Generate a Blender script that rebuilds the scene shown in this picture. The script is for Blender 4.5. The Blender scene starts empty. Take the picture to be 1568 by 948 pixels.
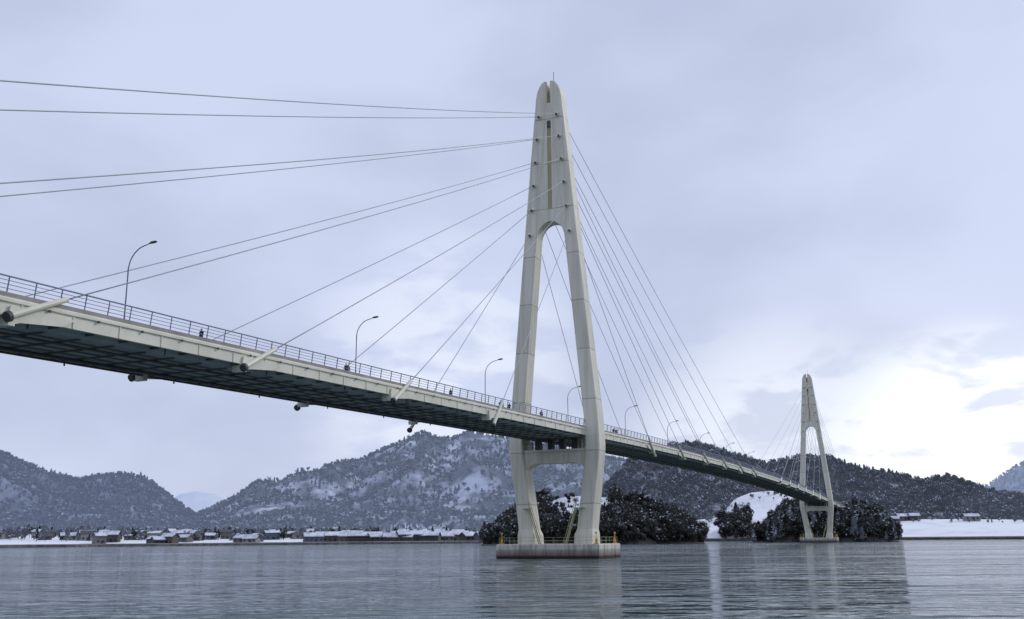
import bpy, bmesh, math, random
import numpy as np
from mathutils import Vector, Matrix, noise
random.seed(7)
R=math.radians
scene=bpy.context.scene
scene.view_settings.view_transform='Standard'
scene.view_settings.look='None'
scene.view_settings.exposure=0

# ------------------------------------------------------------------ camera
F=1500.0; PITCH=math.atan(350/1500.0); ROLL=0.008; CAMZ=3.1
cam=bpy.data.cameras.new('camera'); camo=bpy.data.objects.new('camera',cam)
scene.collection.objects.link(camo); scene.camera=camo
fw=Vector((0,math.cos(PITCH),math.sin(PITCH))); up0=Vector((0,-math.sin(PITCH),math.cos(PITCH))); rt0=Vector((1,0,0))
rt=rt0*math.cos(ROLL)-up0*math.sin(ROLL); up=up0*math.cos(ROLL)+rt0*math.sin(ROLL)
M=Matrix((( rt.x,up.x,-fw.x,0),(rt.y,up.y,-fw.y,0),(rt.z,up.z,-fw.z,CAMZ),(0,0,0,1)))
camo.matrix_world=M
cam.sensor_width=36; cam.lens=F/1568*36; cam.clip_start=0.5; cam.clip_end=30000

def bearing(x,y):
    """survey reading of the photo -> (azimuth, tan elevation) seen from the quay"""
    u=x-784; v=474-y
    u0=u+v*ROLL; v0=v-u*ROLL
    d=Vector((u0,F*math.cos(PITCH)-v0*math.sin(PITCH),F*math.sin(PITCH)+v0*math.cos(PITCH)))
    return math.atan2(d.x,d.y), d.z/math.hypot(d.x,d.y)

# ------------------------------------------------------------------ materials
def new_mat(name):
    m=bpy.data.materials.new(name); m.use_nodes=True
    return m,m.node_tree.nodes,m.node_tree.links,m.node_tree.nodes['Principled BSDF']
def mat(name,c1,c2=None,scale=1.0,rough=0.7,stretch=(1,1,1),bump=0.0,contrast=(0.35,0.65),metal=0.0,detail=6,rand=0.0,haze=None):
    m,N,L,b=new_mat(name)
    b.inputs['Roughness'].default_value=rough; b.inputs['Metallic'].default_value=metal
    if haze:   # constant bluish glow put into the material to imitate distance haze
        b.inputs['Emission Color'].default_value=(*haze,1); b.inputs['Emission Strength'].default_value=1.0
    if c2 is None: c2=tuple(c*0.8 for c in c1)
    tc=N.new('ShaderNodeTexCoord'); mp=N.new('ShaderNodeMapping'); mp.inputs['Scale'].default_value=stretch
    L.new(tc.outputs['Object'],mp.inputs[0])
    n=N.new('ShaderNodeTexNoise'); n.inputs['Scale'].default_value=scale; n.inputs['Detail'].default_value=detail; n.inputs['Roughness'].default_value=0.6
    L.new(mp.outputs[0],n.inputs['Vector'])
    r=N.new('ShaderNodeValToRGB'); r.color_ramp.elements[0].position=contrast[0]; r.color_ramp.elements[1].position=contrast[1]
    r.color_ramp.elements[0].color=(*c1,1); r.color_ramp.elements[1].color=(*c2,1)
    L.new(n.outputs['Fac'],r.inputs[0]); out=r.outputs[0]
    if rand>0:
        oi=N.new('ShaderNodeObjectInfo'); mr=N.new('ShaderNodeMapRange'); mr.inputs[3].default_value=1-rand; mr.inputs[4].default_value=1+rand
        L.new(oi.outputs['Random'],mr.inputs[0])
        vm=N.new('ShaderNodeVectorMath'); vm.operation='SCALE'; L.new(out,vm.inputs[0]); L.new(mr.outputs[0],vm.inputs['Scale']); out=vm.outputs[0]
    L.new(out,b.inputs['Base Color'])
    if bump>0:
        bp=N.new('ShaderNodeBump'); bp.inputs['Distance'].default_value=bump; L.new(n.outputs['Fac'],bp.inputs['Height']); L.new(bp.outputs[0],b.inputs['Normal'])
    return m

def zramp_mat(name,stops,rough=0.8,noise_amt=0.15,nscale=0.6,zscale=1.0):
    m,N,L,b=new_mat(name); b.inputs['Roughness'].default_value=rough
    tc=N.new('ShaderNodeTexCoord'); sp=N.new('ShaderNodeSeparateXYZ'); L.new(tc.outputs['Object'],sp.inputs[0])
    n=N.new('ShaderNodeTexNoise'); n.inputs['Scale'].default_value=nscale; n.inputs['Detail'].default_value=8; L.new(tc.outputs['Object'],n.inputs['Vector'])
    a=N.new('ShaderNodeMath'); a.operation='MULTIPLY_ADD'; L.new(n.outputs['Fac'],a.inputs[0]); a.inputs[1].default_value=noise_amt; L.new(sp.outputs['Z'],a.inputs[2])
    d=N.new('ShaderNodeMath'); d.operation='DIVIDE'; L.new(a.outputs[0],d.inputs[0]); d.inputs[1].default_value=zscale
    r=N.new('ShaderNodeValToRGB'); cr=r.color_ramp
    while len(cr.elements)<len(stops): cr.elements.new(0.5)
    for e,(p,c) in zip(cr.elements,stops): e.position=p; e.color=(*c,1)
    L.new(d.outputs[0],r.inputs[0])
    mx=N.new('ShaderNodeMixRGB'); mx.blend_type='MULTIPLY'; mx.inputs[0].default_value=0.7
    n2=N.new('ShaderNodeTexNoise'); n2.inputs['Scale'].default_value=nscale*2; n2.inputs['Detail'].default_value=8
    mp=N.new('ShaderNodeMapping'); mp.inputs['Scale'].default_value=(1,1,0.15); L.new(tc.outputs['Object'],mp.inputs[0]); L.new(mp.outputs[0],n2.inputs['Vector'])
    r2=N.new('ShaderNodeValToRGB'); r2.color_ramp.elements[0].position=.36; r2.color_ramp.elements[1].position=.58; r2.color_ramp.elements[0].color=(.48,.44,.38,1)
    L.new(n2.outputs['Fac'],r2.inputs[0]); L.new(r.outputs[0],mx.inputs[1]); L.new(r2.outputs[0],mx.inputs[2]); L.new(mx.outputs[0],b.inputs['Base Color'])
    return m

def painted_steel(name,col,seam=8.2):
    m,N,L,b=new_mat(name); b.inputs['Roughness'].default_value=0.5
    tc=N.new('ShaderNodeTexCoord'); sp=N.new('ShaderNodeSeparateXYZ'); L.new(tc.outputs['Object'],sp.inputs[0])
    md=N.new('ShaderNodeMath'); md.operation='MODULO'; L.new(sp.outputs['Z'],md.inputs[0]); md.inputs[1].default_value=seam
    lt=N.new('ShaderNodeMath'); lt.operation='LESS_THAN'; L.new(md.outputs[0],lt.inputs[0]); lt.inputs[1].default_value=0.18
    mp=N.new('ShaderNodeMapping'); mp.inputs['Scale'].default_value=(1,1,0.06); L.new(tc.outputs['Object'],mp.inputs[0])
    n=N.new('ShaderNodeTexNoise'); n.inputs['Scale'].default_value=1.6; n.inputs['Detail'].default_value=8; L.new(mp.outputs[0],n.inputs['Vector'])
    r=N.new('ShaderNodeValToRGB'); r.color_ramp.elements[0].position=.32; r.color_ramp.elements[1].position=.6
    r.color_ramp.elements[0].color=(*[c*f for c,f in zip(col,(.80,.79,.74))],1); r.color_ramp.elements[1].color=(*col,1)
    L.new(n.outputs['Fac'],r.inputs[0])
    fl=N.new('ShaderNodeMath'); fl.operation='FLOOR'; dv_=N.new('ShaderNodeMath'); dv_.operation='DIVIDE'; L.new(sp.outputs['Z'],dv_.inputs[0]); dv_.inputs[1].default_value=seam; L.new(dv_.outputs[0],fl.inputs[0])
    wn=N.new('ShaderNodeTexWhiteNoise'); wn.noise_dimensions='1D'; L.new(fl.outputs[0],wn.inputs['W'])
    mr=N.new('ShaderNodeMapRange'); mr.inputs[3].default_value=.91; mr.inputs[4].default_value=1.03; L.new(wn.outputs['Value'],mr.inputs[0])
    vm=N.new('ShaderNodeVectorMath'); vm.operation='SCALE'; L.new(r.outputs[0],vm.inputs[0]); L.new(mr.outputs[0],vm.inputs['Scale'])
    mx=N.new('ShaderNodeMixRGB'); mx.blend_type='MIX'; mx.inputs[2].default_value=(*[c*.45 for c in col],1)
    sc=N.new('ShaderNodeMath'); sc.operation='MULTIPLY'; sc.inputs[1].default_value=.75; L.new(lt.outputs[0],sc.inputs[0])
    L.new(sc.outputs[0],mx.inputs[0]); L.new(vm.outputs[0],mx.inputs[1]); L.new(mx.outputs[0],b.inputs['Base Color'])
    return m

M_tower=painted_steel('tower_paint',(.74,.725,.61))
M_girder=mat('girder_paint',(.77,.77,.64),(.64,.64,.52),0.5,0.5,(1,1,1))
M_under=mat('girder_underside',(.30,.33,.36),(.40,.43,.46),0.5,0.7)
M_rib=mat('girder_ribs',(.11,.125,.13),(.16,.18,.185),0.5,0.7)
M_dark=mat('dark_steel',(.05,.055,.05),(.08,.085,.08),1,0.6)
M_slot=mat('slot_ochre',(.50,.45,.27),(.36,.32,.20),1,0.6,(1,1,.1))
M_rail=mat('rail_steel',(.22,.26,.34),(.28,.32,.40),1,0.45)
M_cable=mat('cable_sheath',(.44,.46,.49),(.36,.38,.41),0.5,0.5)
M_asph=mat('asphalt',(.05,.05,.05),(.06,.06,.062),3,0.9)
M_white=mat('road_paint',(.7,.7,.7),(.6,.6,.6),3,0.7)
M_conc=mat('concrete',(.38,.37,.34),(.26,.25,.23),0.5,0.9)
M_pier=zramp_mat('pier_concrete',[(0.0,(.02,.02,.018)),(0.17,(.03,.025,.02)),(0.21,(.25,.10,.07)),(0.27,(.22,.19,.17)),(0.58,(.40,.38,.35)),(.66,(.64,.62,.55))],zscale=2.3,noise_amt=.12,nscale=1.2)
M_yellow=mat('yellow_paint',(.65,.40,.03),(.55,.33,.02),2,0.5)
M_lamp=mat('lamp_post_paint',(.22,.25,.30),(.18,.2,.24),2,0.5)
M_stair=mat('stair_paint',(.40,.42,.25),(.33,.35,.2),2,0.6)

# ------------------------------------------------------------------ mesh helper
class MB:
    def __init__(s): s.v=[]; s.f=[]; s.m=[]
    def add(s,v,f,mi=0):
        o=len(s.v); s.v+= [tuple(p) for p in v]; s.f+=[tuple(i+o for i in q) for q in f]; s.m+=[mi]*len(f)
    def box(s,c,d,mi=0,rot=None):
        x,y,z=[q/2 for q in d]
        vs=[Vector(p) for p in ((-x,-y,-z),(x,-y,-z),(x,y,-z),(-x,y,-z),(-x,-y,z),(x,-y,z),(x,y,z),(-x,y,z))]
        if rot is not None: vs=[rot@p for p in vs]
        s.add([p+Vector(c) for p in vs],[(0,3,2,1),(4,5,6,7),(0,1,5,4),(1,2,6,5),(2,3,7,6),(3,0,4,7)],mi)
    def tube(s,pts,rad,n=6,mi=0):
        pts=[Vector(p) for p in pts]
        if not isinstance(rad,(list,tuple)): rad=[rad]*len(pts)
        rings=[]
        for i,p in enumerate(pts):
            t=(pts[min(i+1,len(pts)-1)]-pts[max(i-1,0)]).normalized()
            a=t.cross(Vector((0,0,1)))
            if a.length<1e-3: a=Vector((1,0,0))
            a.normalize(); b=t.cross(a)
            rings.append([p+(a*math.cos(2*math.pi*k/n)+b*math.sin(2*math.pi*k/n))*rad[i] for k in range(n)])
        s.rings(rings,mi)
    def rings(s,rings,mi=0):
        n=len(rings[0]); v=[q for r in rings for q in r]; f=[]
        for i in range(len(rings)-1):
            for k in range(n): f.append((i*n+k,i*n+(k+1)%n,(i+1)*n+(k+1)%n,(i+1)*n+k))
        f.append(tuple(range(n-1,-1,-1))); f.append(tuple(range((len(rings)-1)*n,len(rings)*n)))
        s.add(v,f,mi)
    def obj(s,name,mats,parent=None,smooth=False,fix=True):
        me=bpy.data.meshes.new(name); me.from_pydata(s.v,[],s.f)
        for m in (mats if isinstance(mats,(list,tuple)) else [mats]): me.materials.append(m)
        me.polygons.foreach_set('material_index',s.m)
        if fix:
            bm=bmesh.new(); bm.from_mesh(me); bmesh.ops.recalc_face_normals(bm,faces=bm.faces); bm.to_mesh(me); bm.free()
        if smooth: me.polygons.foreach_set('use_smooth',[True]*len(me.polygons))
        o=bpy.data.objects.new(name,me); scene.collection.objects.link(o)
        if parent: o.parent=parent
        return o
def empty(name,loc=(0,0,0),rz=0,parent=None):
    e=bpy.data.objects.new(name,None); scene.collection.objects.link(e); e.location=loc; e.rotation_euler=(0,0,rz)
    if parent: e.parent=parent
    return e

# ------------------------------------------------------------------ bridge
TH=R(23.35); T0=Vector((7.1,159.2,0)); AX=Vector((math.sin(TH),math.cos(TH),0)); NR=Vector((math.cos(TH),-math.sin(TH),0))
bridge=empty('cable_stayed_bridge',T0,R(90)-TH)
def P(s,w,z): return Vector((s,-w,z))
def W(s,w,z): return T0+AX*s+NR*w+Vector((0,0,z))
def zd(s):
    k=6.5e-5
    if s<0: return 20.1+2*k*175*s
    if s>350: return 20.1-2*k*175*(s-350)
    return 22.1-k*(s-175)**2
HW=5.5; S0,S1=-192,545
def strip(name,sec,mats,mis,step=8,s0=S0,s1=S1,closed=True):
    mb=MB(); n=int((s1-s0)/step)+1; ss=[s0+(s1-s0)*i/n for i in range(n+1)]
    v=[P(s,w,zd(s)+z) for s in ss for (w,z) in sec]; k=len(sec)
    kk=k if closed else k-1
    for i in range(n):
        for j in range(kk):
            mb.f.append((i*k+j,i*k+(j+1)%k,(i+1)*k+(j+1)%k,(i+1)*k+j)); mb.m.append(mis[j])
    mb.v=[tuple(p) for p in v]
    if closed: mb.f+=[tuple(range(k)),tuple(range(n*k,n*k+k))]; mb.m+=[mis[0]]*2
    return mb.obj(name,mats,bridge)
sec=[(-5.5,0),(5.5,0),(5.62,-.12),(5.62,-.30),(5.5,-.32),(5.5,-1.15),(5.40,-1.18),(4.6,-1.02),(4.2,-1.36),(-4.2,-1.36),(-4.6,-1.02),(-5.40,-1.18),(-5.5,-1.15),(-5.5,-.32),(-5.62,-.30),(-5.62,-.12)]
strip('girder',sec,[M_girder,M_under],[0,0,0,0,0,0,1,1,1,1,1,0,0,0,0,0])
strip('road_surface',[(-3.6,.004),(3.6,.004)],[M_asph],[0],closed=False)
for sg in(-1,1):
    strip('walkway_kerb',[(sg*3.62,.0),(sg*3.62,.15),(sg*5.1,.15),(sg*5.1,.30),(sg*5.45,.30),(sg*5.45,.0)],[M_conc],[0]*5,closed=False)
    strip('edge_line',[(sg*3.2,.008),(sg*3.35,.008)],[M_white],[0],closed=False)
mb=MB()
s=S0
while s<S1: mb.add([P(s,-.07,zd(s)+.009),P(s+5,-.07,zd(s+5)+.009),P(s+5,.07,zd(s+5)+.009),P(s,.07,zd(s)+.009)],[(0,1,2,3)]); s+=10
mb.obj('centre_line',M_white,bridge)
mb=MB()
for sg in(-1,1):
    for i in range(int((S1-S0)/2)):
        s=S0+i*2; b=P(s,sg*5.3,zd(s)+.3); t=P(s,sg*5.42,zd(s)+1.32)
        mb.tube([b,t],.055,4)
    for h,r in((.55,.025),(.8,.025),(1.05,.025),(1.3,.06)):
        n=90; mb.tube([P(S0+(S1-S0)*i/n,sg*(5.3+.12*(h-.3)),zd(S0+(S1-S0)*i/n)+h) for i in range(n+1)],r,5)
mb.obj('railing',M_rail,bridge)
mb=MB()
s=S0+1
while s<S1:
    mb.box(P(s,0,zd(s)-1.42),(.16,8.2,.12),0)
    for sg in(-1,1):
        mb.box(P(s,sg*4.95,zd(s)-1.17),(.10,.85,.16),0)
    s+=3.0
for w in(-2.8,-1.4,0,1.4,2.8):
    n=90; mb.tube([P(S0+(S1-S0)*i/n,w,zd(S0+(S1-S0)*i/n)-1.40) for i in range(n+1)],.06,4)
mb.obj('soffit_ribs',M_rib,bridge)
mb=MB()
for w,r,z in((-2.2,.13,-1.62),(-4.75,.09,-1.38),(2.4,.10,-1.6)):
    mb.tube([P(S0+(S1-S0)*i/80,w,zd(S0+(S1-S0)*i/80)+z) for i in range(81)],r,6)
s=S0+2
while s<S1:
    for sg in(-1,1):
        mb.tube([P(s,sg*5.0,zd(s)-1.1),P(s,sg*5.0,zd(s)-1.6)],.07,5)
    s+=12
mb.obj('service_pipes',M_dark,bridge)
mb=MB(); s=S0+1
while s<S1:
    for sg in(-1,1): mb.box(P(s,sg*5.53,zd(s)-.72),(.09,.06,.8))
    s+=4
mb.obj('fascia_stiffeners',M_girder,bridge)
mb=MB(); s=S0+3
while s<S1:
    for sg in(-1,1): mb.box(P(s,sg*5.64,zd(s)-.36),(.14,.10,.16))
    s+=4
mb.obj('drain_spouts',M_dark,bridge)

def leg_c(z): return 6.35-.09*(z-22)
ANCH_S=[147.5,126.5,104.5,82.5,59,35]; ANCH_Z=[74.5,70.4,66.2,62.0,57.6,53.2]
def ring(w0,w1,s0,s1,z,ch=.20):
    ch=min(ch,(w1-w0)*.3,(s1-s0)*.3)
    return [(s0+ch,w0,z),(s1-ch,w0,z),(s1,w0+ch,z),(s1,w1-ch,z),(s1-ch,w1,z),(s0+ch,w1,z),(s0,w1-ch,z),(s0,w0+ch,z)]
def tower(S):
    t=MB()
    for sg in(-1,1):
        secs=[]
        for z,c,hw,hs in((2.0,4.75,1.5,2.1),(3.6,4.8,1.45,2.05),(4.4,4.93,1.22,1.8),(14.6,6.28,1.18,1.72),(16.0,6.45,1.18,1.7),(17.5,6.53,1.18,1.7),(19.0,6.5,1.17,1.7),(22,6.35,1.15,1.68),(40,leg_c(40),1.12,1.58),(54.8,leg_c(54.8),1.1,1.48),(66,leg_c(66),1.08,1.42)):
            secs.append((z,c-hw,c+hw,hs))
        for z,wi,wo,hs in((76.5,.34,2.46,1.36),(78.0,.30,2.34,1.34),(79.3,.28,2.08,1.32),(80.2,.28,1.70,1.30),(80.8,.28,1.25,1.28),(81.0,.30,.85,1.26)):
            secs.append((z,wi,wo,hs))
        rs=[]
        for z,a,b,hs in secs:
            w0,w1=(a,b) if sg>0 else (-b,-a)
            rs.append([P(S+p[0],p[1],p[2]) for p in ring(w0,w1,-hs,hs,z)])
        t.rings(rs,0)
    def prism(poly,hs,mi=0):
        n=len(poly); v=[P(S-hs,w,z) for w,z in poly]+[P(S+hs,w,z) for w,z in poly]
        t.add(v,[tuple(range(n)),tuple(range(2*n-1,n-1,-1))]+[(i,(i+1)%n,(i+1)%n+n,i+n) for i in range(n)],mi)
    arc=[(2.55*math.cos(a),52.0+3.3*math.sin(a)) for a in [math.pi*i/14 for i in range(15)]]
    for i in range(14):
        (a,b),(c,d)=arc[i],arc[i+1]
        prism([(a,b),(a,57.4),(c,57.4),(c,d)],1.30)
    for sg in(-1,1):
        prism([(sg*.36,57.4),(sg*2.5,57.4),(sg*1.3,73.6),(sg*.36,73.6)],1.22)
    prism([(-1.3,73.6),(1.3,73.6),(.5,76.9),(-.5,76.9)],1.22)
    prism([(-.36,57.4),(.36,57.4),(.36,73.6),(-.36,73.6)],1.0,1)
    prism([(-.28,76.9),(.28,76.9),(.26,79.3),(-.26,79.3)],.5,1)
    t.box(P(S-1.05,0,72.9),(.4,.6,.9),2)
    cb=[(-5.6,12.9),(-5.35,13.2),(-4.6,14.25),(-3.4,14.75),(3.4,14.75),(4.6,14.25),(5.35,13.2),(5.6,12.9),(5.6,16.9),(-5.6,16.9)]
    prism(cb,1.25)
    for w in(-3.2,3.2,-1,1):
        t.box(P(S,w,17.7),(1.0,.9,1.6),2)
    for w in (-4.5,4.5): t.box(P(S,w,17.6),(.8,.5,1.4),0)
    for s in(-1.3,1.3):
        t.tube([P(S+s,-5.2,17.9),P(S+s,5.2,17.9)],.03,4,2)
        for w in range(-5,6): t.tube([P(S+s,w,16.9),P(S+s,w,17.9)],.025,4,2)
    for z in ANCH_Z:
        for sg in(-1,1):
            c=leg_c(z)*sg
            for d in(-1,1):
                t.tube([P(S+d*1.3,c,z+.05),P(S+d*1.95,c,z-.25)],[.34,.26],8,0)
                t.tube([P(S+d*1.95,c,z-.25),P(S+d*2.0,c,z-.27)],[.22,.2],8,2)
    t.tube([P(S,.6,80.9),P(S,.6,83.2)],.05,5,2)
    t.tube([P(S,-1.0,80.6),P(S,-1.0,81.4)],.04,5,2)
    t.obj('tower',[M_tower,M_slot,M_dark],bridge)
    p=MB()
    a=[P(S+s,w,z) for z,k in((-6,0),(2.02,0),(2.15,.12)) for s,w in((-5.33+k,-8.45+k),(5.33-k,-8.45+k),(5.33-k,8.45-k),(-5.33+k,8.45-k))]
    p.rings([a[0:4],a[4:8],a[8:12]],0)
    for w in [-7,-4.4,-1.8,1.8,4.4,7]:
        p.box(P(S-5.36,w,1.0),(.06,.10,1.9),0)
    for s in(-2.6,2.6): p.box(P(S+s,8.48,1.0),(.10,.06,1.9),0)
    p.obj('pier',M_pier,bridge)
    q=MB()
    for (s,w) in((-4.6,-7.8),(-4.6,7.8),(4.6,7.8),(4.6,-7.8)):
        q.tube([P(S+s,w,2.15),P(S+s,w,2.3),P(S+s,w,2.3),P(S+s,w,2.9),P(S+s,w,3.0)],[.35,.35,.18,.18,.05],10)
        q.tube([P(S+s,w,3.0),P(S+s,w,3.8)],.06,6)
        q.box(P(S+s,w,3.8),(.26,.26,.26))
    q.obj('navigation_light',M_yellow,bridge)
    st=MB()
    for sg in(-1,1):
        for e in(-.35,.35):
            st.tube([P(S-2.6,sg*2.2,2.15)+Vector((e,0,0)),P(S-2.6,sg*3.9,7.6)+Vector((e,0,0))],.10,4)
            st.tube([P(S-2.6,sg*2.2,3.15)+Vector((e,0,0)),P(S-2.6,sg*3.9,8.6)+Vector((e,0,0))],.05,4)
        for i in range(18):
            f=i/17; st.box(P(S-2.6,sg*(2.2+1.7*f),2.15+5.45*f),(.7,.22,.04))
        st.box(P(S-2.2,sg*4.4,7.6),(1.4,1.4,.08))
        for i in range(4):
            f=i/3; st.tube([P(S-2.6,sg*(2.2+1.7*f),2.15+5.45*f),P(S-2.6,sg*(2.2+1.7*f),3.15+5.45*f)],.035,4)
    pts=[(-4.9,-8.1),(-4.9,8.1),(4.9,8.1),(4.9,-8.1),(-4.9,-8.1)]
    for h in(.5,1.0): st.tube([P(S+a,b,2.15+h) for a,b in pts],.02,4)
    for i in range(4):
        (a,b),(c,d)=pts[i],pts[i+1]; n=int(math.hypot(c-a,d-b)/1.8)
        for k in range(n): st.tube([P(S+a+(c-a)*k/n,b+(d-b)*k/n,2.15),P(S+a+(c-a)*k/n,b+(d-b)*k/n,3.15)],.025,4)
    st.obj('access_stairs',M_stair,bridge)
    c=MB(); a=MB()
    for k,(az,sa) in enumerate(zip(ANCH_Z,ANCH_S)):
        for d in(-1,1):
            for sg in(-1,1):
                sd=S+d*sa; top=P(S+d*1.9,leg_c(az)*sg,az-.2); bot=P(sd,sg*5.75,zd(sd)+.35)
                n=14; sag=.0000045*sa*sa*8
                c.tube([top.lerp(bot,i/n)-Vector((0,0,4*sag*(i/n)*(1-i/n)*1.0)) for i in range(n+1)],.05,6)
                dr=(bot-top).normalized()
                a.tube([bot-dr*.7,bot-dr*.7,bot+dr*3.9,bot+dr*3.95],[.11,.19,.22,.28],10,0)
                a.tube([bot+dr*3.95,bot+dr*4.2],[.36,.34],10,1)
                q=[P(sd-d*1.5,sg*5.56,zd(sd)-.6),P(sd+d*3.4,sg*5.56,zd(sd)-.6),P(sd+d*3.6,sg*5.56,zd(sd)-1.9),P(sd+d*2.6,sg*5.56,zd(sd)-1.55),P(sd-d*.6,sg*5.56,zd(sd)-1.18)]
                q2=[v+P(0,sg*.12,0) for v in q]
                a.add(q+q2,[(0,1,2,3,4),(9,8,7,6,5)]+[(i,(i+1)%5,(i+1)%5+5,i+5) for i in range(5)],0)
                a.box(P(sd+d*3.3,sg*5.2,zd(sd)-1.5),(.5,1.1,.7),0)
    c.obj('stay_cables',M_cable,bridge,smooth=True); a.obj('cable_anchorages',[M_girder,M_dark],bridge)
tower(0); tower(350)
mb=MB()
for s in(-190,542):
    for w in(-3.5,3.5): mb.box(P(s,w,6),(3,2.4,18))
    mb.box(P(s,0,zd(s)-2.4),(3.4,10,1.7))
mb.obj('end_pier',M_conc,bridge)

# ------------------------------------------------------------------ street lamps
lm=MB()
pts=[(0,0,0),(0,0,.8),(0,0,7.2)]+[(1.9*(1-math.cos(a)),0,7.2+1.95*math.sin(a)) for a in [R(90)*i/8 for i in range(1,8)]]+[(2.0,0,9.2),(2.25,0,9.27)]
rad=[.11,.10,.065]+[.05]*7+[.045,.045]
lm.tube(pts,rad,8); lm.tube([(0,0,0),(0,0,.5)],.15,8)
lm.tube([(2.1,0,9.26),(2.35,0,9.3),(2.75,0,9.32),(2.95,0,9.3)],[.05,.12,.12,.04],8,1)
lo=lm.obj('street_lamp',[M_lamp,M_dark],smooth=True)
for i in range(18):
    s=-88-72+i*35.9
    o=lo if i==0 else bpy.data.objects.new('street_lamp',lo.data)
    if i: scene.collection.objects.link(o)
    o.location=W(s,-5.15,zd(s)+.28); o.rotation_euler=(0,0,-TH)

# ------------------------------------------------------------------ pedestrians
def ped_mat(i,jack,trou):
    m,N,L,b=new_mat('clothes_%d'%i); b.inputs['Roughness'].default_value=.85
    tc=N.new('ShaderNodeTexCoord'); sp=N.new('ShaderNodeSeparateXYZ'); L.new(tc.outputs['Object'],sp.inputs[0])
    d=N.new('ShaderNodeMath'); d.operation='DIVIDE'; d.inputs[1].default_value=2; L.new(sp.outputs['Z'],d.inputs[0])
    r=N.new('ShaderNodeValToRGB'); cr=r.color_ramp; cr.interpolation='CONSTANT'
    st=[(0,(.03,.03,.03)),(.045,trou),(.43,jack),(.735,(.45,.28,.2)),(.82,(.02,.015,.012))]
    while len(cr.elements)<5: cr.elements.new(.5)
    for e,(p,c) in zip(cr.elements,st): e.position=p; e.color=(*c,1)
    L.new(d.outputs[0],r.inputs[0]); L.new(r.outputs[0],b.inputs['Base Color']); return m
def pedestrian(s,w,rz,i):
    J=[((0,0,.95),.15),((0,0,1.15),.14),((0,0,1.36),.15),((0,0,1.47),.06),((0,.02,1.56),.085),((0,.02,1.66),.09),
       ((.09,0,.88),.095),((.10,.10,.5),.065),((.10,.06,.09),.045),((.10,.2,.04),.04),
       ((-.09,0,.88),.095),((-.10,-.02,.5),.065),((-.10,-.2,.1),.045),((-.10,-.08,.04),.04),
       ((.20,0,1.38),.06),((.25,-.06,1.12),.048),((.24,.06,.9),.035),((.24,.1,.82),.03),
       ((-.20,0,1.38),.06),((-.25,.06,1.12),.048),((-.22,.22,1.0),.035),((-.21,.28,.97),.03)]
    E=[(0,1),(1,2),(2,3),(3,4),(4,5),(0,6),(6,7),(7,8),(8,9),(0,10),(10,11),(11,12),(12,13),(2,14),(14,15),(15,16),(16,17),(2,18),(18,19),(19,20),(20,21)]
    me=bpy.data.meshes.new('pedestrian'); me.from_pydata([j[0] for j in J],E,[])
    o=bpy.data.objects.new('pedestrian',me); scene.collection.objects.link(o)
    o.modifiers.new('skin','SKIN'); sv=me.skin_vertices[0].data
    for k,j in enumerate(J): sv[k].radius=(j[1],j[1]*.8); sv[k].use_root=(k==0)
    o.modifiers.new('sub','SUBSURF').levels=1; o.modifiers['sub'].render_levels=1
    cols=[((.02,.025,.05),(.02,.02,.03)),((.05,.03,.03),(.03,.03,.05)),((.03,.03,.03),(.05,.05,.06)),((.03,.06,.10),(.02,.02,.03))]
    me.materials.append(ped_mat(i,*cols[i%4]))
    o.location=W(s,w,zd(s)+.004); o.rotation_euler=(0,0,rz)
for i,(s,w) in enumerate([(-88.0,3.0),(-67,3.1),(-66.2,2.8),(-44,3.1),(-29.5,3.2),(-28.3,2.9),(-26.5,3.2),(-15,3.3),(-14.2,3.0),(20,3.3),(21.5,3.3)]):
    pedestrian(s,w,-TH+(math.pi if i%3==0 else 0)+random.uniform(-.3,.3),i)

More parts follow.
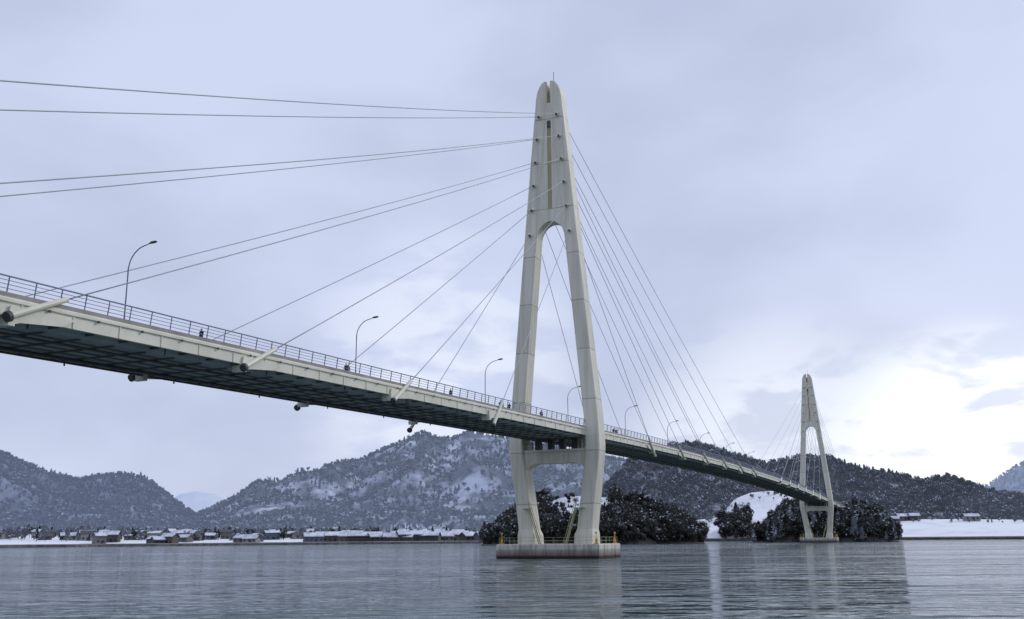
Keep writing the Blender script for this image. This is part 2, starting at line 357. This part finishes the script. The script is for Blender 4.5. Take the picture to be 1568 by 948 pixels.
# ------------------------------------------------------------------ trees
def tree_mesh(name,kind,n,leaf,mats,snow,seed):
    rg=random.Random(seed); mb=MB()
    mb.tube([(0,0,-.05),(.01,0,.35),(0,.01,.62 if kind!='cone' else .9)],[.028,.02,.008],5,0)
    lobes=[]
    if kind=='round':
        for i in range(9):
            a=rg.uniform(0,6.28); rr=rg.uniform(.05,.26); lobes.append((Vector((rr*math.cos(a),rr*math.sin(a),rg.uniform(.38,.84))),rg.uniform(.12,.2)))
        for c,r in lobes: mb.tube([(0,0,.3),tuple(c)],[.014,.004],4,0)
    if kind=='bare':
        for i in range(16):
            a=rg.uniform(0,6.28); b=rg.uniform(.1,.32); z0=rg.uniform(.25,.6); e=Vector((b*math.cos(a),b*math.sin(a),z0+rg.uniform(.2,.38)))
            mb.tube([(0,0,z0),tuple(e)],[.012,.003],3,0); lobes.append((e,.12))
    for i in range(n):
        if kind=='cone':
            h=rg.random()**.8; z=.15+.85*h; rad=.24*(1-h)**.8*(1+.25*math.sin(h*40+seed))*(.55+.45*rg.random())+.01; a=rg.uniform(0,6.28)
            p=Vector((rad*math.cos(a),rad*math.sin(a),z)); nrm=Vector((math.cos(a),math.sin(a),.7))
            top=rg.random()<.6
        else:
            c,r=lobes[rg.randrange(len(lobes))]; d=Vector((rg.gauss(0,1),rg.gauss(0,1),rg.gauss(0,1))).normalized()
            p=c+d*r*(.5+.5*rg.random()); nrm=d+Vector((0,0,.3)); top=d.z>.05
        nrm=(nrm.normalized()+Vector((rg.uniform(-.6,.6),rg.uniform(-.6,.6),rg.uniform(-.5,.5)))).normalized()
        u=nrm.orthogonal().normalized(); v=nrm.cross(u); an=rg.uniform(0,6.28)
        u,v=u*math.cos(an)+v*math.sin(an),v*math.cos(an)-u*math.sin(an)
        L=leaf*rg.uniform(.6,1.3)
        if kind=='bare': u*=.25
        mi=2 if (top and rg.random()<snow) else 1
        q=[p-u*L-v*L*.5,p+u*L*.3-v*L,p+u*L+v*L*.4,p-u*L*.2+v*L]
        mb.add(q,[(0,1,2,3)],mi)
    me=bpy.data.meshes.new(name); me.from_pydata(mb.v,[],mb.f)
    for m in mats: me.materials.append(m)
    me.polygons.foreach_set('material_index',mb.m)
    return me
def forest(name,pts,meshes,hrange,seed=0):
    rg=random.Random(seed); par=empty(name); k=len(meshes)
    groups=[[] for _ in range(k)]
    for p in pts: groups[rg.randrange(k)].append(p)
    for gi,g in enumerate(groups):
        v=[];f=[]
        for p in g:
            h=(hrange[0]+(hrange[1]-hrange[0])*rg.random()**1.5)*.5; a=rg.uniform(0,6.28); o=len(v)
            for j in range(4):
                v.append((p[0]+h*math.sqrt(2)*math.cos(a+j*math.pi/2),p[1]+h*math.sqrt(2)*math.sin(a+j*math.pi/2),p[2]))
            f.append((o,o+1,o+2,o+3))
        me=bpy.data.meshes.new('tree_sites'); me.from_pydata(v,[],f)
        io=bpy.data.objects.new('tree_stand',me); scene.collection.objects.link(io); io.parent=par
        io.instance_type='FACES'; io.use_instance_faces_scale=True; io.show_instancer_for_render=False; io.show_instancer_for_viewport=False
        t=bpy.data.objects.new('tree',meshes[gi]); scene.collection.objects.link(t); t.parent=io
    return par
def species(tag,fol,fol2,snowc,bark,n,leaf,snow,haze=None,rand=.45):
    mf=mat(tag+'_foliage',fol,fol2,3,.9,rand=rand,haze=haze); ms=mat(tag+'_snow',snowc,tuple(c*.85 for c in snowc),3,.8,rand=.2,haze=haze); mk=mat(tag+'_bark',bark,None,5,.9,haze=haze)
    mt=mat(tag+'_twigs',tuple(c*1.5+.01 for c in fol),fol2,3,.9,rand=.3,haze=haze)
    return [tree_mesh(tag+'_cone','cone',n,leaf,[mk,mf,ms],snow,1),tree_mesh(tag+'_round','round',n,leaf*1.15,[mk,mf,ms],snow,2),
            tree_mesh(tag+'_round2','round',n,leaf*1.1,[mk,mf,ms],snow*.5,3),tree_mesh(tag+'_bare','bare',n,leaf,[mk,mt,ms],min(1,snow*1.5),4)]
HZ_far=(.078,.097,.143); HZ_left=(.082,.103,.158); HZ_mid=(.026,.032,.047); HZ_v=(.15,.19,.28); HZ_low=(.035,.042,.060); HZ_hor=(.26,.31,.44)  # painted haze: glow colours for distant materials, whose base colours are also tinted bluish
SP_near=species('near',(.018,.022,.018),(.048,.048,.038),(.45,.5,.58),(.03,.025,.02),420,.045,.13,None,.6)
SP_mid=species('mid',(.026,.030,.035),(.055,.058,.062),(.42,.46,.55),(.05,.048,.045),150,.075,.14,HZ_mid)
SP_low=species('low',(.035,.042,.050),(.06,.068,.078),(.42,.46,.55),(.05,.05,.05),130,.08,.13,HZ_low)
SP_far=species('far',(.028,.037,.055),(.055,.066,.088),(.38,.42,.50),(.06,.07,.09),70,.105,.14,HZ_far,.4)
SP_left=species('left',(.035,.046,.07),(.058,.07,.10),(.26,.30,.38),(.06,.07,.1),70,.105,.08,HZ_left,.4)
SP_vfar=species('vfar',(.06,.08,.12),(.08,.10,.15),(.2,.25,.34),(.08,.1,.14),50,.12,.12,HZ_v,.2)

# ------------------------------------------------------------------ terrain
def interp(tab,x):
    if x<=tab[0][0]: return tab[0][1]
    for (a,b),(c,d) in zip(tab,tab[1:]):
        if x<=c: return b+(d-b)*(x-a)/(c-a)
    return tab[-1][1]
class Hill:
    def __init__(s,name,ridge,r0,r1,r2,material,th,amp=.2,nsc=120,z0=.6,pw=.9,seed=0,na=150,nr=46):
        s.tab=[(lambda a,e:(a,max(.2,CAMZ+r1*e-th)))(*bearing(x,y)) for x,y in ridge]
        s.r0,s.r1,s.r2,s.amp,s.nsc,s.z0,s.pw,s.seed=r0,r1,r2,amp,nsc,z0,pw,seed
        s.a0,s.a1=s.tab[0][0],s.tab[-1][0]
        v=[];f=[]
        for i in range(na+1):
            az=s.a0+(s.a1-s.a0)*i/na
            for j in range(nr+1):
                r=s.rs(az)+(r2-s.rs(az))*j/nr
                v.append((r*math.sin(az),r*math.cos(az),s.h(az,r) if j else -1.5))
        for i in range(na):
            for j in range(nr):
                a=i*(nr+1)+j; f.append((a,a+1,a+nr+2,a+nr+1))
        mb=MB(); mb.v=v; mb.f=f; mb.m=[0]*len(f)
        s.o=mb.obj(name,material,smooth=True,fix=False)
        if s.o.data.polygons[len(f)//2].normal.z<0: s.o.data.flip_normals()
    def rs(s,az):
        return s.r0*(1+.035*noise.noise(Vector((az*22,s.seed,0))))
    def h(s,az,r):
        H=interp(s.tab,az); r0=s.rs(az); t=(r-r0)/(s.r1-r0)
        x,y=r*math.sin(az),r*math.cos(az)
        n=noise.fractal(Vector((x/s.nsc,y/s.nsc,s.seed)),.8,2.1,5)
        if t<=1:
            t=max(t,0); wgt=4*t*(1-t)
            return s.z0*min(1,t*8)+max(0,(H-s.z0))*max(0,(t**s.pw)*(1+s.amp*n*wgt*1.6-s.amp*.5*wgt))
        q=(r-s.r1)/(s.r2-s.r1); return s.z0+max(0,(H-s.z0))*(1-.55*q*q)*(1+s.amp*.4*n*q)
    def scatter(s,n,tmin=.05,tmax=1.15,gate=None,seed=1,clump=0,cl=(-.6,-.15)):
        rg=random.Random(seed); out=[]; tries=0
        while len(out)<n and tries<n*12:
            tries+=1
            az=rg.uniform(s.a0,s.a1); t=rg.uniform(tmin,tmax); r=s.rs(az)+t*(s.r1-s.rs(az))
            if rg.random()>r/s.r1*.9+.1: continue
            x,y=r*math.sin(az),r*math.cos(az)
            if clump and noise.noise(Vector((x/clump,y/clump,9+s.seed)))<rg.uniform(*cl): continue
            if gate and not gate(az,t): continue
            z=s.h(az,r)
            if z<.5: continue
            out.append((x,y,z-.2))
        return out
A=lambda x:bearing(x,820)[0]
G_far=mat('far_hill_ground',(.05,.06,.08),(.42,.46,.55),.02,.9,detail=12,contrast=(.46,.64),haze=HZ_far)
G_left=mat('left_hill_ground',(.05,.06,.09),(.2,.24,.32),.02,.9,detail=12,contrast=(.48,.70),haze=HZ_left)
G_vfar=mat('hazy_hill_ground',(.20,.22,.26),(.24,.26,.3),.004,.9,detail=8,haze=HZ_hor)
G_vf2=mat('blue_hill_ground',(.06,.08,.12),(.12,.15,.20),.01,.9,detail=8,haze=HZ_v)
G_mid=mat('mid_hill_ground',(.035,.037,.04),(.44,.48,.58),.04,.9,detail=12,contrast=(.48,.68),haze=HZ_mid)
G_near=mat('near_hill_ground',(.03,.028,.022),(.16,.155,.15),.15,.9,detail=10,contrast=(.4,.7))
G_snow=mat('snow_field',(.82,.85,.89),(.55,.58,.64),.05,.8,detail=12,contrast=(.52,.82),bump=.3)

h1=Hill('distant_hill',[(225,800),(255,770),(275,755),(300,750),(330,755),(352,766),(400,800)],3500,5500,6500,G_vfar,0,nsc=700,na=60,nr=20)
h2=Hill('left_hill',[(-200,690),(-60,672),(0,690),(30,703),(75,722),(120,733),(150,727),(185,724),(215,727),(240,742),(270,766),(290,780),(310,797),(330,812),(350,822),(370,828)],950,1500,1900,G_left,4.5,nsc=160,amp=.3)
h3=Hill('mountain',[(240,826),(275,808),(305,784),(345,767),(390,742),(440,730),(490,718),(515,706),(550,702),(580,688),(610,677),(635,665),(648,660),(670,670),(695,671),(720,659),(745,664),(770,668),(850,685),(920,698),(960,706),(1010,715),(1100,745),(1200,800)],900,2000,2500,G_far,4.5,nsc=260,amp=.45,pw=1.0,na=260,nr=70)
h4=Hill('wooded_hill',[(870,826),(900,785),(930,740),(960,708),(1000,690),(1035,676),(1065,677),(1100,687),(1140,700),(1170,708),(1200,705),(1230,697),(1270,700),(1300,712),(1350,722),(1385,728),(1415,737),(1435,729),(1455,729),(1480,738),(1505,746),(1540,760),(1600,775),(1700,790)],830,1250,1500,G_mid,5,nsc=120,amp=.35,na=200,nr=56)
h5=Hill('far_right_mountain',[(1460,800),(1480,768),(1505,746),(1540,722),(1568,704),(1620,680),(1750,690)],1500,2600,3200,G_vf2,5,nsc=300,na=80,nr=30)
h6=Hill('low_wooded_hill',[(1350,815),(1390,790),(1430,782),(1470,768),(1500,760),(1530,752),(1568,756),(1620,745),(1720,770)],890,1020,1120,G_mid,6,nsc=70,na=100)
h7=Hill('wooded_promontory',[(740,834),(750,820),(768,799),(785,785),(805,777),(820,767),(840,757),(865,750),(900,748),(930,751),(955,763),(980,768),(1000,776),(1025,782),(1045,793),(1060,803),(1070,820),(1078,834)],450,530,600,G_near,4.5,nsc=22,amp=.2,pw=.85,na=120)
h8=Hill('wooded_island',[(1152,828),(1168,812),(1185,790),(1205,774),(1225,772),(1245,781),(1270,788),(1295,780),(1320,774),(1345,783),(1360,802),(1376,826)],515,600,690,G_near,5,nsc=22,amp=.2,pw=.6,na=100)
h9=Hill('snowy_slope',[(1050,822),(1062,797),(1100,792),(1125,764),(1150,754),(1190,751),(1215,758),(1260,786),(1340,796),(1400,795),(1470,795),(1600,796),(1750,796)],690,800,880,G_snow,0,nsc=60,amp=.08,pw=.9,na=160)
h10=Hill('snowy_shore',[(-250,812),(0,817),(200,818),(400,819),(600,818),(740,819),(830,822)],640,1000,1100,G_snow,0,nsc=60,amp=.2,z0=1.6,na=120,nr=30)

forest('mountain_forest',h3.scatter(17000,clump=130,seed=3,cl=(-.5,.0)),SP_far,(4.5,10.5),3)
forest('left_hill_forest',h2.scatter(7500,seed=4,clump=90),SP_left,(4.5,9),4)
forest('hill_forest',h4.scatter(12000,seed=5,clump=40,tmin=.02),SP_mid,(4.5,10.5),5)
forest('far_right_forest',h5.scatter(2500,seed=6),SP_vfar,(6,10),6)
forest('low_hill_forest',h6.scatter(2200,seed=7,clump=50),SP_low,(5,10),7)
c0,c1=A(842),A(936)
forest('promontory_forest',h7.scatter(1900,tmin=-.02,tmax=1.2,seed=8,gate=lambda a,t: not(c0<a<c1 and .42<t<1.3)),SP_near,(3.5,10),8)
forest('island_forest',h8.scatter(1600,tmin=-.02,tmax=1.2,seed=9),SP_near+[SP_mid[0]],(4,10.5),9)
d0,d1=A(1103),A(1148)
forest('shore_tree_clump',h9.scatter(190,tmin=-.0,tmax=.35,seed=10,gate=lambda a,t: d0<a<d1),SP_near,(6,15),10)
forest('shore_trees',h10.scatter(850,tmin=.15,tmax=1,seed=11,clump=60),SP_low+SP_near[:2],(4,9),11)
forest('field_trees',h9.scatter(170,tmin=.75,tmax=1.1,seed=12,clump=30),SP_low,(2,5),12)
mb=MB(); na=24; nr=12; vv=[]
for i in range(na+1):
    for j in range(nr+1):
        a=c0+(c1-c0)*i/na; t=.42+.66*j/nr; t+=.05*noise.noise(Vector((i*.5,j*.5,1))); r=h7.rs(a)+t*(h7.r1-h7.rs(a))
        vv.append((r*math.sin(a),r*math.cos(a),h7.h(a,r)+.8))
ff=[(i*(nr+1)+j,(i+1)*(nr+1)+j,(i+1)*(nr+1)+j+1,i*(nr+1)+j+1) for i in range(na) for j in range(nr)]
mb.v=vv; mb.f=ff; mb.m=[0]*len(ff); mb.obj('snow_clearing',G_snow,smooth=True)
forest('clearing_trees',h7.scatter(34,tmin=.55,tmax=1.05,seed=18,gate=lambda a,t: c0<a<c1),SP_near,(2.5,6),18)

# ------------------------------------------------------------------ buildings
Mw=[mat('wall_%d'%i,c,None,.7,.85) for i,c in enumerate([(.16,.155,.15),(.08,.07,.065),(.28,.275,.26),(.11,.125,.16),(.15,.135,.12)])]
M_rs=mat('roof_snow',(.72,.76,.84),(.40,.43,.50),.25,.8); M_rt=mat('roof_tile',(.07,.075,.09),None,1,.6); M_gl=mat('window_glass',(.03,.035,.045),None,1,.2)
def house(name,x,y,z,w,d,h,rh,rot,mi,snow=True):
    e=empty(name,(x,y,z),rot)
    b=MB(); b.box((0,0,h/2-1),(w,d,h+2)); 
    b.add([(-w/2,-d/2,h),(-w/2,d/2,h),(-w/2,0,h+rh),(w/2,-d/2,h),(w/2,d/2,h),(w/2,0,h+rh)],[(0,1,2),(3,5,4),(0,2,5,3),(1,4,5,2)])
    b.obj('walls',Mw[mi],e)
    r=MB(); o=.6; k=rh/(d/2)
    for sg in(-1,1):
        ed=(-w/2-o,w/2+o); y1=sg*(d/2+o); z1=h-k*o+.05
        q=[(ed[0],0,h+rh+.05),(ed[1],0,h+rh+.05),(ed[1],y1,z1),(ed[0],y1,z1)]
        r.add(q+[(a,c,zz+.22) for a,c,zz in q],[(0,1,2,3),(7,6,5,4),(0,1,5,4),(1,2,6,5),(2,3,7,6),(3,0,4,7)],1)
        i=.35; q=[(ed[0]+i,0,h+rh+.28),(ed[1]-i,0,h+rh+.28),(ed[1]-i,y1*.93,z1+.28+k*abs(y1)*.07),(ed[0]+i,y1*.93,z1+.28+k*abs(y1)*.07)]
        if snow: r.add(q+[(a,c,zz+.25) for a,c,zz in q],[(0,1,2,3),(7,6,5,4),(0,1,5,4),(1,2,6,5),(2,3,7,6),(3,0,4,7)],0)
    r.obj('roof',[M_rs,M_rt],e)
    g=MB(); n=max(2,int(w/3))
    for fl in range(max(1,int(h/2.7))):
        for i in range(n):
            for sg in(-1,1): g.box((-w/2+(i+.5)*w/n,sg*(d/2+.02),1.5+fl*2.7),(1.3,.08,1.1))
    g.box((w*.1,-d/2-.03,1.0),(1.0,.1,2.0))
    g.obj('windows',M_gl,e)
rg=random.Random(23)
for i in range(100):
    px=760-770*rg.random()**1.25; a=A(px); t=rg.uniform(.03,.5); r=h10.rs(a)+t*(h10.r1-h10.rs(a))
    w=rg.uniform(6,11); house('house',r*math.sin(a),r*math.cos(a),h10.h(a,r),w,rg.uniform(5,7.5),rg.choice([2.6,2.8,4.6]),rg.uniform(1.3,2.1),rg.uniform(-.8,.8),rg.randrange(5),rg.random()<.75)
for px,w in((480,16),(505,22),(535,26),(560,22),(585,22),(610,24),(632,26),(655,20),(675,22),(693,24),(722,20),(745,14)):
    a=A(px); r=h10.rs(a)+rg.uniform(10,30); house('boat_shed',r*math.sin(a),r*math.cos(a),1.6,w*rg.uniform(.7,1),9,2.4+1.6*rg.random(),2.4,-a+rg.uniform(-.6,.6),rg.choice([1,3,4]))
for px in(1368,1384,1402,1490):
    a=A(px); r=h9.rs(a)+rg.uniform(80,105); house('house',r*math.sin(a),r*math.cos(a),h9.h(a,r),rg.uniform(7,11),6,2.8,1.8,rg.uniform(-.5,.5),rg.randrange(5))
mb=MB(); pr=None
for i in range(121):
    a=h10.a0+(h10.a1-h10.a0)*i/120; r=h10.rs(a)+.5
    c=[(q*math.sin(a),q*math.cos(a),z) for q,z in((r-1,-1),(r-1,1.3),(r+2,1.75),(r+2,-1))]
    if pr: mb.add(pr+c,[(0,4,5,1),(1,5,6,2)])
    pr=c
mb.obj('sea_wall',mat('sea_wall_stone',(.10,.10,.10),(.22,.22,.22),.4,.9))
mb=MB(); pr=None
for i in range(121):
    a=h9.a0+(h9.a1-h9.a0)*i/120; r=h9.rs(a)+.5
    c=[(q*math.sin(a),q*math.cos(a),z) for q,z in((r-1,-1),(r-1,1.2),(r+3,1.9))]
    if pr: mb.add(pr+c,[(0,3,4,1),(1,4,5,2)])
    pr=c
mb.obj('shore_rocks',mat('shore_rock',(.05,.045,.04),(.14,.13,.12),.3,.9))

# ------------------------------------------------------------------ water
me=bpy.data.meshes.new('water'); Z=14000
me.from_pydata([(-Z,-Z,0),(Z,-Z,0),(Z,Z,0),(-Z,Z,0)],[],[(0,1,2,3)])
wo=bpy.data.objects.new('water',me); scene.collection.objects.link(wo)
m,N,L,b=new_mat('sea_water'); me.materials.append(m)
b.inputs['Base Color'].default_value=(.085,.125,.12,1); b.inputs['Roughness'].default_value=.07; b.inputs['IOR'].default_value=1.33
tc=N.new('ShaderNodeTexCoord')
def nz(scale,st,rot,detail=4,rough=.55):
    mp=N.new('ShaderNodeMapping'); mp.inputs['Scale'].default_value=st; mp.inputs['Rotation'].default_value=(0,0,rot); L.new(tc.outputs['Object'],mp.inputs[0])
    n=N.new('ShaderNodeTexNoise'); n.inputs['Scale'].default_value=scale; n.inputs['Detail'].default_value=detail; n.inputs['Roughness'].default_value=rough; L.new(mp.outputs[0],n.inputs['Vector']); return n.outputs['Fac']
def mth(op,a,bv):
    q=N.new('ShaderNodeMath'); q.operation=op
    for i,x in enumerate((a,bv)):
        if isinstance(x,(int,float)): q.inputs[i].default_value=x
        else: L.new(x,q.inputs[i])
    return q.outputs[0]
n0=nz(.16,(.5,1.1,1),R(6),2); n1=nz(.5,(.5,.9,1),R(-10),2); n2=nz(1.3,(.6,1.0,1),R(9),2); n3=nz(4.5,(.8,1.1,1),R(12),2)
patch=nz(.012,(.5,2.4,1),R(6),6)
mr=N.new('ShaderNodeMapRange'); mr.inputs[1].default_value=.42; mr.inputs[2].default_value=.58; mr.inputs[3].default_value=.45; mr.inputs[4].default_value=1.25; L.new(patch,mr.inputs[0])
h=mth('ADD',mth('MULTIPLY',n1,.95),mth('ADD',mth('MULTIPLY',n2,.22),mth('MULTIPLY',n3,.015)))
h=mth('ADD',h,mth('MULTIPLY',n0,1.6))
h=mth('MULTIPLY',h,mr.outputs[0])
bp=N.new('ShaderNodeBump'); bp.inputs['Distance'].default_value=1.0; bp.inputs['Strength'].default_value=1.0; L.new(h,bp.inputs['Height']); L.new(bp.outputs[0],b.inputs['Normal'])

# ------------------------------------------------------------------ sky + sun
w=bpy.data.worlds.new('World'); scene.world=w; w.use_nodes=True; N=w.node_tree.nodes; L=w.node_tree.links
bg=N['Background']; bg.inputs['Strength'].default_value=.12
SUN_EL=R(32); SUN_AZ=R(62)   # azimuth clockwise from +Y
sky=N.new('ShaderNodeTexSky'); sky.sky_type='NISHITA'; sky.sun_disc=False; sky.sun_elevation=SUN_EL; sky.sun_rotation=SUN_AZ
tc=N.new('ShaderNodeTexCoord')
def nzw(scale,st,loc,detail,dist=0,rough=.55):
    mp=N.new('ShaderNodeMapping'); mp.inputs['Scale'].default_value=st; mp.inputs['Location'].default_value=loc; L.new(tc.outputs['Generated'],mp.inputs[0])
    n=N.new('ShaderNodeTexNoise'); n.inputs['Scale'].default_value=scale; n.inputs['Detail'].default_value=detail; n.inputs['Distortion'].default_value=dist; n.inputs['Roughness'].default_value=rough
    L.new(mp.outputs[0],n.inputs['Vector']); return n.outputs['Fac']
def mrange(x,a,b_,c,d,smooth=True):
    q=N.new('ShaderNodeMapRange'); q.interpolation_type='SMOOTHSTEP' if smooth else 'LINEAR'
    for i,vv_ in enumerate((a,b_,c,d)): q.inputs[i+1].default_value=vv_
    L.new(x,q.inputs[0]); return q.outputs[0]
def mixc(f,a,b_):
    q=N.new('ShaderNodeMixRGB')
    for i,x in enumerate((f,a,b_)):
        if isinstance(x,(int,float)): q.inputs[i].default_value=x
        elif isinstance(x,tuple): q.inputs[i].default_value=(*x,1)
        else: L.new(x,q.inputs[i])
    return q.outputs[0]
def mw(op,a,bv):
    q=N.new('ShaderNodeMath'); q.operation=op
    for i,x in enumerate((a,bv)):
        if isinstance(x,(int,float)): q.inputs[i].default_value=x
        else: L.new(x,q.inputs[i])
    return q.outputs[0]
base=nzw(1.9,(1,1,1.6),(1.3,.4,.2),3,.2,.5)
fine=nzw(5.0,(1,1,2.2),(3,.4,.2),6,.3,.5)
cl=mw('ADD',mw('MULTIPLY',base,.72),mw('MULTIPLY',fine,.28))
col=mixc(mrange(cl,.37,.62,0,1),(4.35,4.8,6.4),(5.5,6.0,7.8))
def glow(az,el,lo,hi):
    d=N.new('ShaderNodeVectorMath'); d.operation='DOT_PRODUCT'; d.inputs[1].default_value=(math.sin(R(az))*math.cos(R(el)),math.cos(R(az))*math.cos(R(el)),math.sin(R(el)))
    nv=N.new('ShaderNodeVectorMath'); nv.operation='NORMALIZE'; L.new(tc.outputs['Generated'],nv.inputs[0]); L.new(nv.outputs[0],d.inputs[0])
    return mrange(d.outputs['Value'],lo,hi,0,1)
puff=nzw(11.0,(1,1,2.6),(.2,.9,.5),8,.3,.5)
g0=glow(20,0,.95,1.0)
col=mixc(mw('MULTIPLY',g0,.4),col,(7.0,7.5,8.6))
g=mw('MULTIPLY',glow(25,2,.985,.996),mrange(puff,.38,.52,.2,1))
col=mixc(g,col,(9.6,9.7,9.9))
g3=mw('MULTIPLY',glow(15,4,.987,.999),mrange(puff,.42,.56,.1,.7))
col=mixc(g3,col,(7.8,8.2,9.1))
g2=mw('MULTIPLY',glow(-4,9,.985,1.0),mrange(puff,.42,.62,.0,.6))
col=mixc(g2,col,(7.6,8.0,9.0))
col=mixc(.06,col,sky.outputs[0])
L.new(col,bg.inputs['Color'])
sd=bpy.data.lights.new('sun','SUN'); sd.energy=1.1; sd.angle=R(14); sd.color=(1,.95,.88)
so=bpy.data.objects.new('sun',sd); scene.collection.objects.link(so)
dv=Vector((math.sin(SUN_AZ)*math.cos(SUN_EL),math.cos(SUN_AZ)*math.cos(SUN_EL),math.sin(SUN_EL)))
so.rotation_euler=dv.to_track_quat('Z','Y').to_euler()
